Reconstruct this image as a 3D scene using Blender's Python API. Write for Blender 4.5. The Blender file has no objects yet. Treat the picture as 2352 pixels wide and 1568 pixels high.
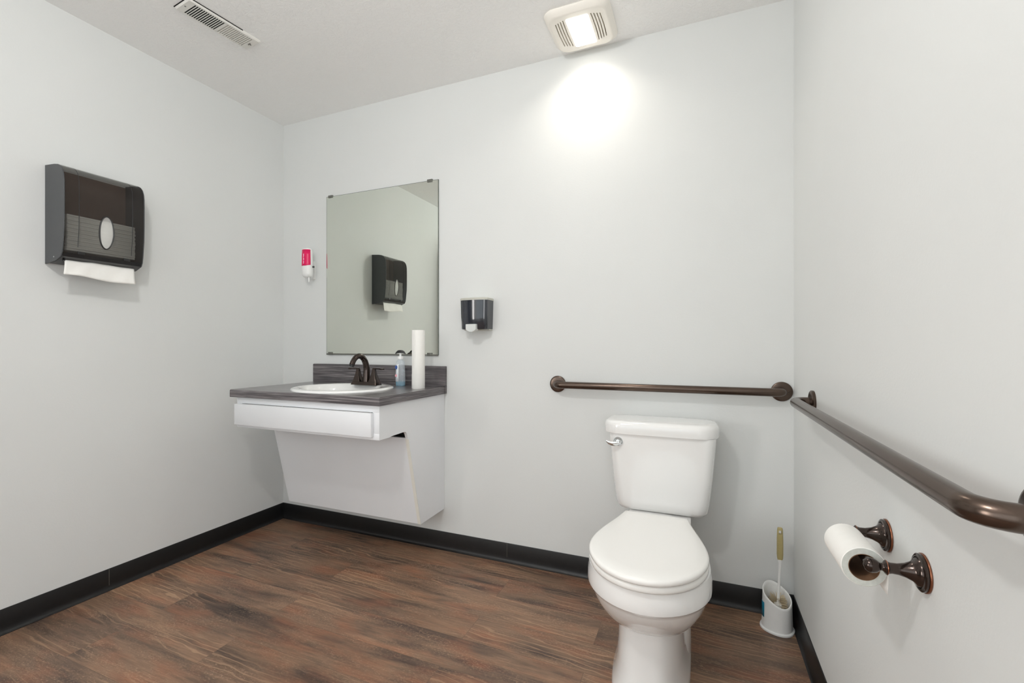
import bpy, bmesh, math, random
from mathutils import Vector, Matrix
random.seed(7)
S = bpy.context.scene
COL = S.collection
PI = math.pi

# ------------------------------------------------------------------ room measures (metres)
XL, XR, YB, YF, ZC = -2.3973, 0.3454, 2.072, -1.50, 2.44
CAM_H = 1.0765

# ------------------------------------------------------------------ materials
def srgb(r, g, b):
    f = lambda c: (c / 12.92 if c <= .04045 else ((c + .055) / 1.055) ** 2.4)
    return (f(r / 255), f(g / 255), f(b / 255), 1)

class NT:
    def __init__(s, name):
        s.m = bpy.data.materials.new(name); s.m.use_nodes = True
        s.t = s.m.node_tree; s.n = s.t.nodes; s.l = s.t.links
        s.b = s.n['Principled BSDF']; s.out = s.n['Material Output']
    def add(s, typ, **kw):
        n = s.n.new(typ)
        for k, v in kw.items():
            if k.startswith('i_'):
                n.inputs[k[2:].replace('_', ' ')].default_value = v
            else: setattr(n, k, v)
        return n
    def link(s, a, b): s.l.new(a, b)
    def coords(s, scale, rot=(0, 0, 0), loc=(0, 0, 0)):
        tc = s.add('ShaderNodeNewGeometry')
        mp = s.add('ShaderNodeMapping')
        mp.inputs['Scale'].default_value = scale; mp.inputs['Rotation'].default_value = rot
        mp.inputs['Location'].default_value = loc
        s.link(tc.outputs['Position'], mp.inputs['Vector'])
        return mp.outputs['Vector']
    def noise(s, vec, scale, detail=3, rough=.5, dist=0):
        n = s.add('ShaderNodeTexNoise'); n.inputs['Scale'].default_value = scale
        n.inputs['Detail'].default_value = detail; n.inputs['Roughness'].default_value = rough
        n.inputs['Distortion'].default_value = dist
        s.link(vec, n.inputs['Vector']); return n.outputs['Fac']
    def ramp(s, fac, stops):
        r = s.add('ShaderNodeValToRGB'); e = r.color_ramp.elements
        while len(e) < len(stops): e.new(.5)
        for i, (p, c) in enumerate(stops): e[i].position = p; e[i].color = c
        s.link(fac, r.inputs['Fac']); return r.outputs['Color']
    def mix(s, fac, a, b, mode='MIX'):
        m = s.add('ShaderNodeMix', data_type='RGBA', blend_type=mode)
        for k, v in ((0, fac), (6, a), (7, b)):
            if hasattr(v, 'is_linked'): s.link(v, m.inputs[k])
            else: m.inputs[k].default_value = v
        return m.outputs[2]
    def bump(s, h, strength, dist=.001):
        b = s.add('ShaderNodeBump'); b.inputs['Strength'].default_value = strength
        b.inputs['Distance'].default_value = dist
        s.link(h, b.inputs['Height']); s.link(b.outputs['Normal'], s.b.inputs['Normal'])

def simple(name, col, rough=.5, metal=0, coat=0, spec=.5, vary=.03, scale=30, bump=0):
    t = NT(name); t.b.inputs['Roughness'].default_value = rough
    t.b.inputs['Metallic'].default_value = metal
    t.b.inputs['Specular IOR Level'].default_value = spec
    t.b.inputs['Coat Weight'].default_value = coat
    v = t.coords((1, 1, 1)); f = t.noise(v, scale, 3)
    d = tuple(c * (1 - vary) for c in col[:3]) + (1,)
    u = tuple(min(1, c * (1 + vary)) for c in col[:3]) + (1,)
    c = t.ramp(f, [(.3, d), (.7, u)]); t.link(c, t.b.inputs['Base Color'])
    if bump: t.bump(t.noise(v, scale * 6, 2), bump, .0005)
    return t.m

def paint(name, col, bump, bscale, vary=.012):
    t = NT(name); v = t.coords((1, 1, 1))
    f = t.noise(v, 2.3, 4)
    d = tuple(c * (1 - vary) for c in col[:3]) + (1,); u = tuple(c * (1 + vary) for c in col[:3]) + (1,)
    t.link(t.ramp(f, [(.3, d), (.7, u)]), t.b.inputs['Base Color'])
    t.b.inputs['Roughness'].default_value = .62
    t.b.inputs['Specular IOR Level'].default_value = .3
    t.bump(t.noise(v, bscale, 3, .6), bump, .001)
    return t.m

M = {}
M['wall'] = paint('wall_paint', srgb(220, 222, 221), .25, 170)
def ceiling_mat():
    t = NT('ceiling_texture'); v = t.coords((1, 1, 1))
    t.b.inputs['Base Color'].default_value = srgb(247, 247, 246)
    t.b.inputs['Roughness'].default_value = .8
    n1 = t.noise(v, 42, 5, .6, 1.5)
    n2 = t.ramp(n1, [(.46, (0, 0, 0, 1)), (.56, (1, 1, 1, 1))])
    t.bump(n2, .5, .0015); return t.m
M['ceiling'] = ceiling_mat()

def floor_mat():
    t = NT('vinyl_planks')
    base = t.coords((1, 1, 1), loc=(.35, .055, 0))
    br = t.add('ShaderNodeTexBrick'); br.offset = .37; br.offset_frequency = 2; br.squash = 1
    br.inputs['Color1'].default_value = (0, 0, 0, 1); br.inputs['Color2'].default_value = (1, 1, 1, 1)
    br.inputs['Mortar'].default_value = (.5, .5, .5, 1)
    br.inputs['Scale'].default_value = 1; br.inputs['Mortar Size'].default_value = .0006
    br.inputs['Mortar Smooth'].default_value = .3
    br.inputs['Brick Width'].default_value = 1.22; br.inputs['Row Height'].default_value = .152
    t.link(base, br.inputs['Vector'])
    idc = br.outputs['Color']; mort = br.outputs['Fac']
    # per plank offset
    sc = t.add('ShaderNodeVectorMath', operation='MULTIPLY'); t.link(idc, sc.inputs[0]); sc.inputs[1].default_value = (13.1, 7.7, 3.3)
    ad = t.add('ShaderNodeVectorMath', operation='ADD'); t.link(base, ad.inputs[0]); t.link(sc.outputs[0], ad.inputs[1])
    def mp(scale):
        m = t.add('ShaderNodeMapping'); m.inputs['Scale'].default_value = scale
        t.link(ad.outputs[0], m.inputs['Vector']); return m.outputs['Vector']
    blot = t.noise(mp((1.1, 7.5, 1)), 1.9, 4, .55, .5)
    c = t.ramp(blot, [(.26, srgb(60, 49, 44)), (.38, srgb(96, 78, 67)), (.50, srgb(126, 102, 84)), (.66, srgb(148, 117, 94))])
    warm = t.noise(mp((1.6, 5, 1)), 2.7, 3, .5)
    wf = t.ramp(warm, [(.48, (0, 0, 0, 1)), (.74, (.6, .6, .6, 1))])
    c = t.mix(wf, c, srgb(156, 100, 72))
    grain = t.noise(mp((3.2, 42, 1)), 3.2, 8, .72, .4)
    gf = t.ramp(grain, [(.35, (.74, .74, .74, 1)), (.65, (1.22, 1.2, 1.18, 1))])
    c = t.mix(.9, c, gf, 'MULTIPLY')
    # fine cross-brushed scratches, pale
    scr = t.noise(mp((26, 60, 1)), 4, 4, .65)
    sm = t.noise(mp((2.2, 8, 1)), 2.1, 2)
    sf = t.ramp(scr, [(.52, (0, 0, 0, 1)), (.70, (1, 1, 1, 1))])
    smf = t.ramp(sm, [(.36, (.03, .03, .03, 1)), (.62, (.6, .6, .6, 1))])
    sfm = t.mix(1.0, sf, smf, 'MULTIPLY')
    c = t.mix(sfm, c, srgb(192, 160, 132))
    # cathedral grain rings
    w = t.add('ShaderNodeTexWave', wave_type='RINGS', rings_direction='Z'); w.inputs['Scale'].default_value = 3.4
    w.inputs['Distortion'].default_value = 9.0; w.inputs['Detail'].default_value = 3; w.inputs['Detail Scale'].default_value = 1.1
    t.link(mp((1.0, 4.2, 1)), w.inputs['Vector'])
    wr = t.ramp(w.outputs['Fac'], [(.86, (0, 0, 0, 1)), (.97, (1, 1, 1, 1))])
    wm = t.noise(mp((1.3, 3, 1)), 1.6, 1)
    wmf = t.ramp(wm, [(.48, (0, 0, 0, 1)), (.60, (.5, .5, .5, 1))])
    c = t.mix(t.mix(1.0, wr, wmf, 'MULTIPLY'), c, srgb(186, 152, 122))
    # plank tone
    tone = t.ramp(idc, [(0, (.76, .76, .77, 1)), (1, (1.16, 1.14, 1.12, 1))])
    c = t.mix(1.0, c, tone, 'MULTIPLY')
    c = t.mix(t.ramp(mort, [(0, (0, 0, 0, 1)), (1, (.6, .6, .6, 1))]), c, srgb(70, 56, 48))
    t.link(c, t.b.inputs['Base Color'])
    rr = t.ramp(grain, [(.3, (.46, .46, .46, 1)), (.7, (.36, .36, .36, 1))])
    t.link(rr, t.b.inputs['Roughness']); t.b.inputs['Specular IOR Level'].default_value = .42
    t.bump(grain, .12, .0006)
    return t.m
M['floor'] = floor_mat()

def laminate(name, scale, dark=1.0, rough=.38):
    t = NT(name); v = t.coords(scale)
    n = t.noise(v, 1, 5, .6, .25)
    n2 = t.noise(t.coords(tuple(s * .32 for s in scale), loc=(3, 1, 2)), 1, 2)
    cs = [srgb(52, 49, 51), srgb(84, 80, 82), srgb(126, 121, 122), srgb(172, 168, 167)]
    c = t.ramp(n, [(.30, cs[0]), (.47, cs[1]), (.60, cs[2]), (.78, cs[3])])
    c2 = t.ramp(n2, [(.35, (.72, .72, .74, 1)), (.65, (1.1, 1.08, 1.08, 1))])
    c = t.mix(.8, c, c2, 'MULTIPLY')
    t.link(c, t.b.inputs['Base Color']); t.b.inputs['Roughness'].default_value = rough
    t.b.inputs['Specular IOR Level'].default_value = .5
    return t.m
M['lam_front'] = laminate('laminate_face', (5, 5, 260))
M['lam_top'] = laminate('laminate_top', (5, 130, 5), rough=.34)
M['lam_top'].node_tree.nodes['Principled BSDF'].inputs['Coat Weight'].default_value = .8
M['lam_top'].node_tree.nodes['Principled BSDF'].inputs['Coat Roughness'].default_value = .30

M['white_lam'] = simple('white_cabinet_laminate', srgb(230, 232, 235), .42, vary=.01, scale=5)
M['cab_inside_shade'] = simple('cabinet_inside_shade', srgb(24, 23, 21), .9)  # near-black colour stands in for shade inside the cabinet
M['edge_band'] = simple('cabinet_edge_band', srgb(228, 226, 218), .5, vary=.02)
M['porcelain'] = simple('porcelain', srgb(240, 240, 239), .09, coat=.6, vary=.006, scale=4)
M['seat'] = simple('toilet_seat_plastic', srgb(242, 241, 238), .2, vary=.006, scale=4)
M['chrome'] = simple('chrome', srgb(225, 228, 230), .07, metal=1, vary=.01)
M['bronze'] = simple('oil_rubbed_bronze', srgb(92, 79, 71), .24, metal=.9, vary=.1, scale=12, spec=.5)
M['bronze_dark'] = simple('dark_bronze_gloss', srgb(66, 55, 50), .17, metal=.85, coat=.35, vary=.12, scale=40)
M['copper_edge'] = simple('worn_copper_edge', srgb(140, 92, 70), .28, metal=.9, vary=.1)
M['base'] = simple('black_vinyl_base', srgb(17, 17, 18), .40, vary=.15, scale=60, bump=.1)
M['dust'] = simple('grey_dust', srgb(92, 88, 84), .8)
M['vent_metal'] = simple('vent_painted_metal', srgb(228, 227, 222), .45, vary=.01)
M['vent_dark'] = simple('vent_shade', srgb(15, 14, 13), .9)  # near-black stands in for shade in the register slots and edge gap
M['fan_plastic'] = simple('fan_plastic', srgb(243, 239, 231), .4, vary=.01)
M['fan_slot'] = simple('fan_slot_inside', srgb(128, 104, 78), .8)
M['clip'] = simple('mirror_clip_metal', srgb(118, 118, 112), .35, metal=.6)
M['mirror_edge'] = simple('mirror_edge_glass', srgb(112, 118, 112), .2)
M['paper'] = simple('white_paper', srgb(240, 239, 235), .85, vary=.01, scale=60, bump=.25)
M['paper_end'] = simple('layered_paper_end', srgb(205, 208, 202), .9, vary=.06, scale=160, bump=.3)
M['card'] = simple('brown_cardboard', srgb(120, 88, 62), .85, vary=.08)
M['casing'] = simple('dark_grey_plastic', srgb(70, 72, 74), .42, vary=.03)
M['black_pl'] = simple('black_plastic', srgb(28, 28, 29), .32, vary=.05)
M['white_pl'] = simple('white_plastic', srgb(238, 239, 238), .3, vary=.01)
M['grey_pl'] = simple('pale_grey_plastic', srgb(206, 210, 208), .35, vary=.01)
M['lid_pl'] = simple('beige_grey_plastic', srgb(190, 190, 180), .4, vary=.02)
M['pink'] = simple('pink_label', srgb(226, 8, 92), .3, vary=.05)
M['label_white'] = simple('label_white', srgb(236, 238, 240), .4, vary=.01)
M['label_pink_text'] = simple('label_pale_print', srgb(250, 190, 215), .4)
M['label_blue'] = simple('label_blue', srgb(58, 88, 152), .4, vary=.1)
M['label_teal'] = simple('label_teal', srgb(30, 128, 156), .4, vary=.15)
M['label_rose'] = simple('label_rose', srgb(232, 170, 180), .4, vary=.1)
M['bristle'] = simple('pale_bristles', srgb(214, 200, 172), .7, vary=.06)
M['grip'] = simple('olive_beige_grip', srgb(172, 158, 108), .45, vary=.04)
M['door'] = simple('door_paint', srgb(96, 92, 86), .5)
M['trim'] = simple('trim_paint', srgb(210, 208, 202), .45, vary=.01)
M['caulk'] = simple('caulk', srgb(196, 196, 186), .6)

def mirror_mat():
    t = NT('mirror_silver'); t.b.inputs['Base Color'].default_value = srgb(224, 227, 219)
    t.b.inputs['Metallic'].default_value = 1; t.b.inputs['Roughness'].default_value = .0
    f = t.noise(t.coords((1, 1, 1)), 3); t.link(t.ramp(f, [(.3, srgb(222, 226, 217)), (.7, srgb(226, 229, 221))]), t.b.inputs['Base Color'])
    return t.m
M['mirror'] = mirror_mat()
def winglass():
    t = NT('fill_window_glass'); t.b.inputs['Roughness'].default_value = .02
    f = t.noise(t.coords((1, 1, 1)), 5, 1); t.link(t.ramp(f, [(.3, srgb(228, 232, 232)), (.7, srgb(232, 236, 236))]), t.b.inputs['Base Color'])
    tr = t.add('ShaderNodeBsdfTransparent'); mx = t.add('ShaderNodeMixShader'); mx.inputs['Fac'].default_value = .93
    t.link(t.b.outputs[0], mx.inputs[1]); t.link(tr.outputs[0], mx.inputs[2]); t.link(mx.outputs[0], t.out.inputs['Surface']); return t.m
M['winglass'] = winglass()

def smoky(name, tint, fac, col, rough=.12):
    t = NT(name); f = t.noise(t.coords((1, 1, 1)), 14, 2)
    t.link(t.ramp(f, [(.3, col), (.7, tuple(c * 1.15 for c in col[:3]) + (1,))]), t.b.inputs['Base Color'])
    t.b.inputs['Roughness'].default_value = rough
    tr = t.add('ShaderNodeBsdfTransparent'); tr.inputs['Color'].default_value = tint
    mx = t.add('ShaderNodeMixShader'); mx.inputs['Fac'].default_value = fac
    t.link(t.b.outputs[0], mx.inputs[1]); t.link(tr.outputs[0], mx.inputs[2])
    t.link(mx.outputs[0], t.out.inputs['Surface']); return t.m
M['smoke'] = smoky('smoky_translucent_plastic', (.9, .9, .89, 1), .70, srgb(50, 45, 42), .2)
M['clear'] = smoky('clear_plastic', (.94, .96, .97, 1), .72, srgb(226, 232, 238), .06)
M['pane'] = smoky('clear_oval_pane', (.98, .98, .97, 1), .6, srgb(225, 226, 224), .08)
M['liquid'] = smoky('teal_soap', (.18, .72, .80, 1), .25, srgb(14, 138, 170), .1)
def soapbody():
    t = NT('smoky_blue_black_plastic')
    f = t.noise(t.coords((1, 1, 1)), 9, 2)
    t.link(t.ramp(f, [(.3, srgb(34, 38, 44)), (.7, srgb(42, 46, 54))]), t.b.inputs['Base Color'])
    t.b.inputs['Roughness'].default_value = .1; t.b.inputs['Coat Weight'].default_value = .5
    t.b.inputs['Coat Roughness'].default_value = .03
    return t.m
M['soapbody'] = soapbody()

def emis(name, col, strength):
    t = NT(name); t.b.inputs['Base Color'].default_value = (.9, .9, .9, 1)
    f = t.noise(t.coords((1, 1, 1)), 6, 1)
    t.link(t.ramp(f, [(.3, col), (.7, tuple(c * .985 for c in col[:3]) + (1,))]), t.b.inputs['Emission Color'])
    t.b.inputs['Emission Strength'].default_value = strength; return t.m
M['lens'] = emis('lit_lens', (1, .95, .87, 1), 6)
M['lamp'] = emis('fill_lamp_glass', (1, .99, .97, 1), 178)

# ------------------------------------------------------------------ mesh helpers
def nb(): return bmesh.new()
def box(bm, x0, x1, y0, y1, z0, z1, bev=0, seg=2):
    r = bmesh.ops.create_cube(bm, size=1)
    vs = r['verts']
    bmesh.ops.scale(bm, vec=(x1 - x0, y1 - y0, z1 - z0), verts=vs)
    bmesh.ops.translate(bm, vec=((x0 + x1) / 2, (y0 + y1) / 2, (z0 + z1) / 2), verts=vs)
    if bev:
        es = list({e for v in vs for e in v.link_edges})
        bmesh.ops.bevel(bm, geom=es, offset=bev, segments=seg, profile=.5, affect='EDGES')
    return bm
def loft(bm, rings, cap0=True, cap1=True, closed=True):
    R = [[bm.verts.new(p) for p in r] for r in rings]
    n = len(R[0])
    for a, b in zip(R, R[1:]):
        for i in range(n if closed else n - 1):
            j = (i + 1) % n
            bm.faces.new((a[i], a[j], b[j], b[i]))
    if cap0: bm.faces.new(list(reversed(R[0])))
    if cap1: bm.faces.new(R[-1])
    return bm
def rrect(cx, cy, hx, hy, r, z, n=6):
    r = min(r, hx * .999, hy * .999); P = []
    for qx, qy, a0 in ((1, 1, 0), (-1, 1, 90), (-1, -1, 180), (1, -1, 270)):
        for k in range(n + 1):
            a = math.radians(a0 + 90 * k / n)
            P.append((cx + qx * (hx - r) + r * math.cos(a), cy + qy * (hy - r) + r * math.sin(a), z))
    return P
def ellipse(cx, cy, a, b, z, n=48, e=2.0):
    P = []
    for i in range(n):
        t = 2 * PI * i / n; c, s = math.cos(t), math.sin(t)
        P.append((cx + a * math.copysign(abs(c) ** (2 / e), c), cy + b * math.copysign(abs(s) ** (2 / e), s), z))
    return P
def tube(bm, pts, rad, n=20, cap=True):
    pts = [Vector(p) for p in pts]; rings = []
    rads = rad if isinstance(rad, (list, tuple)) else [rad] * len(pts)
    up = None
    for i, p in enumerate(pts):
        a = pts[max(i - 1, 0)]; b = pts[min(i + 1, len(pts) - 1)]
        d = (b - a).normalized()
        if up is None:
            up = Vector((0, 0, 1)) if abs(d.z) < .9 else Vector((1, 0, 0))
        u = (up - d * up.dot(d)).normalized(); w = d.cross(u); up = u
        rings.append([p + rads[i] * (math.cos(2 * PI * k / n) * u + math.sin(2 * PI * k / n) * w) for k in range(n)])
    return loft(bm, rings, cap, cap)
def lathe(bm, prof, org, axis='z', n=40, sx=1, sy=1, ring=False):
    """prof: (distance along axis, radius)"""
    rings = []
    for d, r in prof:
        rg = []
        for k in range(n):
            a = 2 * PI * k / n; c, s = max(r, 1e-5) * math.cos(a) * sx, max(r, 1e-5) * math.sin(a) * sy
            v = {'z': (c, s, d), '-x': (-d, c, s), '-y': (s, -d, c), 'y': (c, d, s), 'x': (d, c, s), '-z': (c, s, -d)}[axis]
            rg.append((org[0] + v[0], org[1] + v[1], org[2] + v[2]))
        rings.append(rg)
    if ring: return loft(bm, rings + [rings[0]], False, False)
    return loft(bm, rings)
def prism(bm, poly, axis, a, b):
    def P(p, t):
        return {'x': (t, p[0], p[1]), 'y': (p[0], t, p[1]), 'z': (p[0], p[1], t)}[axis]
    return loft(bm, [[P(p, a) for p in poly], [P(p, b) for p in poly]])
def arc(c, r, a0, a1, n):
    return [(c[0] + r * math.cos(math.radians(a0 + (a1 - a0) * k / n)), c[1] + r * math.sin(math.radians(a0 + (a1 - a0) * k / n))) for k in range(n + 1)]

def wloc(o):
    v = Vector((0, 0, 0))
    while o: v += o.location; o = o.parent
    return v
def obj(name, bm, mat, parent=None, smooth=35, bev=0, mats=None, sub=0):
    bmesh.ops.recalc_face_normals(bm, faces=bm.faces[:])
    if parent is None:
        xs = [v.co.x for v in bm.verts]; ys = [v.co.y for v in bm.verts]; zs = [v.co.z for v in bm.verts]
        org = Vector(((min(xs) + max(xs)) / 2, (min(ys) + max(ys)) / 2, min(zs)))
        loc = org
    else: org = wloc(parent); loc = Vector((0, 0, 0))
    bmesh.ops.translate(bm, vec=-org, verts=bm.verts[:])
    me = bpy.data.meshes.new(name); bm.to_mesh(me); bm.free()
    me.materials.append(mat)
    for m in (mats or []): me.materials.append(m)
    if smooth:
        for p in me.polygons: p.use_smooth = True
        me.set_sharp_from_angle(angle=math.radians(smooth))
    o = bpy.data.objects.new(name, me); o.location = loc; COL.objects.link(o)
    if parent: o.parent = parent
    if bev:
        m = o.modifiers.new('bevel', 'BEVEL'); m.width = bev; m.segments = 3; m.limit_method = 'ANGLE'; m.angle_limit = math.radians(40)
        m.harden_normals = True
    if sub:
        m = o.modifiers.new('sub', 'SUBSURF'); m.levels = sub; m.render_levels = sub
    return o
def thing(name, label, cat, loc, group=None):
    o = bpy.data.objects.new(name, None); o.location = loc; o.empty_display_size = .05
    COL.objects.link(o); return tag(o, label, cat, group)
def tag(o, label, cat, group=None):
    o['label'] = label; o['category'] = cat
    if group: o['group'] = group
    return o
def struct(name, bm, mat, **k):
    o = obj(name, bm, mat, **k); o['kind'] = 'structure'; return o
def cut(o, cbm):
    me = bpy.data.meshes.new('cutter'); bmesh.ops.recalc_face_normals(cbm, faces=cbm.faces[:]); 
    bmesh.ops.translate(cbm, vec=-wloc(o), verts=cbm.verts[:])
    cbm.to_mesh(me); cbm.free()
    c = bpy.data.objects.new('cutter', me); COL.objects.link(c); c.location = wloc(o)
    md = o.modifiers.new('cut', 'BOOLEAN'); md.object = c; md.solver = 'EXACT'; md.operation = 'DIFFERENCE'
    bpy.context.view_layer.update()
    dg = bpy.context.evaluated_depsgraph_get()
    nm = bpy.data.meshes.new_from_object(o.evaluated_get(dg))
    o.modifiers.clear(); old = o.data; o.data = nm; nm.name = old.name
    bpy.data.objects.remove(c); bpy.data.meshes.remove(me)
    nm.set_sharp_from_angle(angle=math.radians(35))
    return o

# ------------------------------------------------------------------ the room
T = .1
WF = (-2.25, .20, .62, 1.95)          # unseen window wall added for fill light, front wall behind the camera
WR = (-1.20, -.10, .62, 1.75)        # unseen window added for fill light, right wall behind the camera
WL = (-1.42, -.62, .62, 1.80)        # unseen window added for fill light, left wall behind the camera
bm = nb(); box(bm, XL - T, XR + T, YF - T, YB + T, -T, 0); struct('floor', bm, M['floor'], smooth=0)
bm = nb(); box(bm, XL - T, XR + T, YF - T, YB + T, ZC, ZC + T); struct('ceiling', bm, M['ceiling'], smooth=0)
bm = nb(); box(bm, XL - T, XR + T, YB, YB + T, 0, ZC); struct('wall_back', bm, M['wall'], smooth=0)
def wall_open(name, axis, p0, p1, a, b, W):
    bm = nb()
    for u0, u1, z0, z1 in ((a, W[0], 0, ZC), (W[1], b, 0, ZC), (W[0], W[1], 0, W[2]), (W[0], W[1], W[3], ZC)):
        if axis == 'x': box(bm, u0, u1, p0, p1, z0, z1)
        else: box(bm, p0, p1, u0, u1, z0, z1)
    bmesh.ops.remove_doubles(bm, verts=bm.verts[:], dist=1e-5)
    return struct(name, bm, M['wall'], smooth=0)
wall_open('wall_left', 'y', XL - T, XL, YF, YB, WL)
wall_open('wall_right', 'y', XR, XR + T, YF, YB, WR)
wall_open('wall_front', 'x', YF - T, YF, XL - T, XR + T, WF)
def window(name, axis, p0, p1, W, mull):
    w_ = bpy.data.objects.new(name, None); COL.objects.link(w_); w_['kind'] = 'structure'
    pm = (p0 + p1) / 2
    w_.location = ((W[0] + W[1]) / 2, pm, W[2]) if axis == 'x' else (pm, (W[0] + W[1]) / 2, W[2])
    def bb(bm, u0, u1, q0, q1, z0, z1, bv=0):
        if axis == 'x': box(bm, u0, u1, q0, q1, z0, z1, bv)
        else: box(bm, q0, q1, u0, u1, z0, z1, bv)
    bm = nb(); k = .03
    bb(bm, W[0], W[0] + k, pm - .02, pm + .02, W[2], W[3]); bb(bm, W[1] - k, W[1], pm - .02, pm + .02, W[2], W[3])
    bb(bm, W[0] + k, W[1] - k, pm - .02, pm + .02, W[2], W[2] + k); bb(bm, W[0] + k, W[1] - k, pm - .02, pm + .02, W[3] - k, W[3])
    for i in range(1, mull):
        u = W[0] + (W[1] - W[0]) * i / mull; bb(bm, u - .012, u + .012, pm - .018, pm + .018, W[2] + k, W[3] - k)
    obj('fill_window_frame', bm, M['trim'], w_)
    bm = nb(); bb(bm, W[0] + k, W[1] - k, pm - .002, pm + .002, W[2] + k, W[3] - k); obj('pane', bm, M['winglass'], w_, smooth=0)
window('fill_window_1', 'x', YF - T, YF, WF, 3)
window('fill_window_2', 'y', XR, XR + T, WR, 1)
window('fill_window_3', 'y', XL - T, XL, WL, 1)

def baseboard(name, axis, wallpos, a, b, sgn):
    """vinyl cove base: profile (distance from wall, height)"""
    H = .0925
    pr = [(0, 0), (.0155, 0), (.0155, .0015), (.0125, .0035), (.0085, .0075), (.0060, .0135), (.0048, .021), (.0042, .035), (.004, H - .002), (.003, H), (0, H)]
    bm = nb()
    if axis == 'x':     # runs along x, wall plane y = wallpos
        prism(bm, [(wallpos + sgn * d, z) for d, z in pr], 'x', a, b)
    else:
        loft(bm, [[(wallpos + sgn * d, t, z) for d, z in pr] for t in (a, b)])
    return struct(name, bm, M['base'], smooth=50)
baseboard('baseboard_back', 'x', YB, XL, XR, -1)
baseboard('baseboard_left', 'y', XL, YF, YB - .0045, 1)
baseboard('baseboard_right', 'y', XR, YF, YB - .0045, -1)
baseboard('baseboard_front', 'x', YF, XL + .0045, XR - .0045, 1)
# joints between lengths of cove base
for nm, b in (('trim_2', (XL + .0040, XL + .0049, 1.165, 1.1668, .004, .091)),):
    bm = nb(); box(bm, *b); struct(nm, bm, M['dust'], smooth=0)
bm = nb(); box(bm, -.8805, -.8790, YB - .0047, YB - .0040, .006, .091); struct('trim_3', bm, M['dust'], smooth=0)
# dark door leaf standing ajar near the left wall; its shade shows at the edge of the mirror
dr = bpy.data.objects.new('door_1', None); dr.location = (XL + .05, -.10, .012); COL.objects.link(dr); dr['kind'] = 'structure'
bm = nb(); prism(bm, [(XL + .020, -.560), (XL + .215, .245), (XL + .254, .236), (XL + .059, -.569)], 'z', .012, 2.045)
obj('door_leaf', bm, M['door'], dr)
bm = nb(); tube(bm, [(XL + .232, .17, .95), (XL + .285, .157, .95)], .012); tube(bm, [(XL + .282, .160, .95), (XL + .255, .05, .95)], .009)
obj('door_handle', bm, M['bronze_dark'], dr)

# ------------------------------------------------------------------ ceiling register
vc = Vector((-1.889, 1.313, ZC)); va = math.radians(-6)
def vrot(bm): bmesh.ops.rotate(bm, cent=vc, matrix=Matrix.Rotation(va, 3, 'Z'), verts=bm.verts[:]); return bm
v = thing('air_vent', 'white slotted metal air register in the ceiling by the left wall', 'vent', (vc.x, vc.y, ZC))
hx, hy = .0535, .147
bm = nb()
sx0, sx1, sy = .043, .041, .1185
loft(bm, [rrect(vc.x, vc.y, hx + .0005, hy + .0005, .004, ZC), rrect(vc.x, vc.y, hx, hy, .004, ZC - .0035), rrect(vc.x, vc.y, hx - .005, hy - .005, .003, ZC - .0085)])
o = obj('frame', vrot(bm), M['vent_metal'], v)
c = nb()
N = 28; pitch = 2 * sy / N
for i in range(N):
    y = vc.y - sy + pitch * (i + .5)
    if i == N // 2: continue
    box(c, vc.x - sx0, vc.x + sx1, y - .0028, y + .0028, ZC - .012, ZC - .0012)
cut(o, vrot(c))
bm = nb(); box(bm, vc.x - sx0, vc.x + sx1, vc.y - sy - .001, vc.y - .001, ZC - .0070, ZC - .0003); box(bm, vc.x - sx0, vc.x + sx1, vc.y - .001, vc.y + sy + .001, ZC - .0012, ZC - .0003); obj('slot_shade', vrot(bm), M['vent_dark'], v)  # dark blocks stand in for the shade behind the slots
bm = nb()
for i in range(N):
    y = vc.y - sy + pitch * (i + .5)
    if i > N // 2:
        loft(bm, [[(x, y - .0026, ZC - .0084), (x, y + .0024, ZC - .0020), (x, y + .0026, ZC - .0024), (x, y - .0022, ZC - .0086)] for x in (vc.x - sx0, vc.x + sx1)])
obj('damper_blades', vrot(bm), M['vent_metal'], v)
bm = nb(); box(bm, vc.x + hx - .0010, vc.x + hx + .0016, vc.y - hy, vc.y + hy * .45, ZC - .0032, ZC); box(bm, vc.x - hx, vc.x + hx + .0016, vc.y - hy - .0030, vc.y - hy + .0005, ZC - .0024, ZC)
obj('gap_shadow', vrot(bm), M['vent_dark'], v, smooth=0)  # dark strips stand in for the shaded gap between frame and ceiling
for s in (-1, 1):
    bm = nb(); lathe(bm, [(0, .0032), (.001, .003), (.0014, 0)], (vc.x, vc.y + s * (hy - .014), ZC - .0085), '-z', 16); obj('screw', vrot(bm), M['clip'], v)
bm = nb(); box(bm, vc.x - .006, vc.x + .010, vc.y + sy + .006, vc.y + sy + .0085, ZC - .0125, ZC - .0085, .0005); obj('damper_lever', vrot(bm), M['clip'], v)

# ------------------------------------------------------------------ exhaust fan with light
fc = Vector((-.463, 1.902, ZC))
f = thing('exhaust_fan_light', 'square white bathroom exhaust fan with a lit lamp in its centre, on the ceiling', 'exhaust fan', (fc.x, fc.y, ZC))
bm = nb()
H = .1375
loft(bm, [rrect(fc.x, fc.y, H - .004, H - .004, .045, ZC, 8), rrect(fc.x, fc.y, H, H, .048, ZC - .004, 8), rrect(fc.x, fc.y, H - .002, H - .002, .048, ZC - .009, 8),
          rrect(fc.x, fc.y, H - .016, H - .016, .042, ZC - .024, 8), rrect(fc.x, fc.y, H - .020, H - .020, .040, ZC - .0265, 8),
          rrect(fc.x, fc.y, H - .024, H - .024, .038, ZC - .0265, 8), rrect(fc.x, fc.y, H - .027, H - .027, .036, ZC - .025, 8)])
o = obj('cover', bm, M['fan_plastic'], f, smooth=40)
c = nb()
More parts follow.
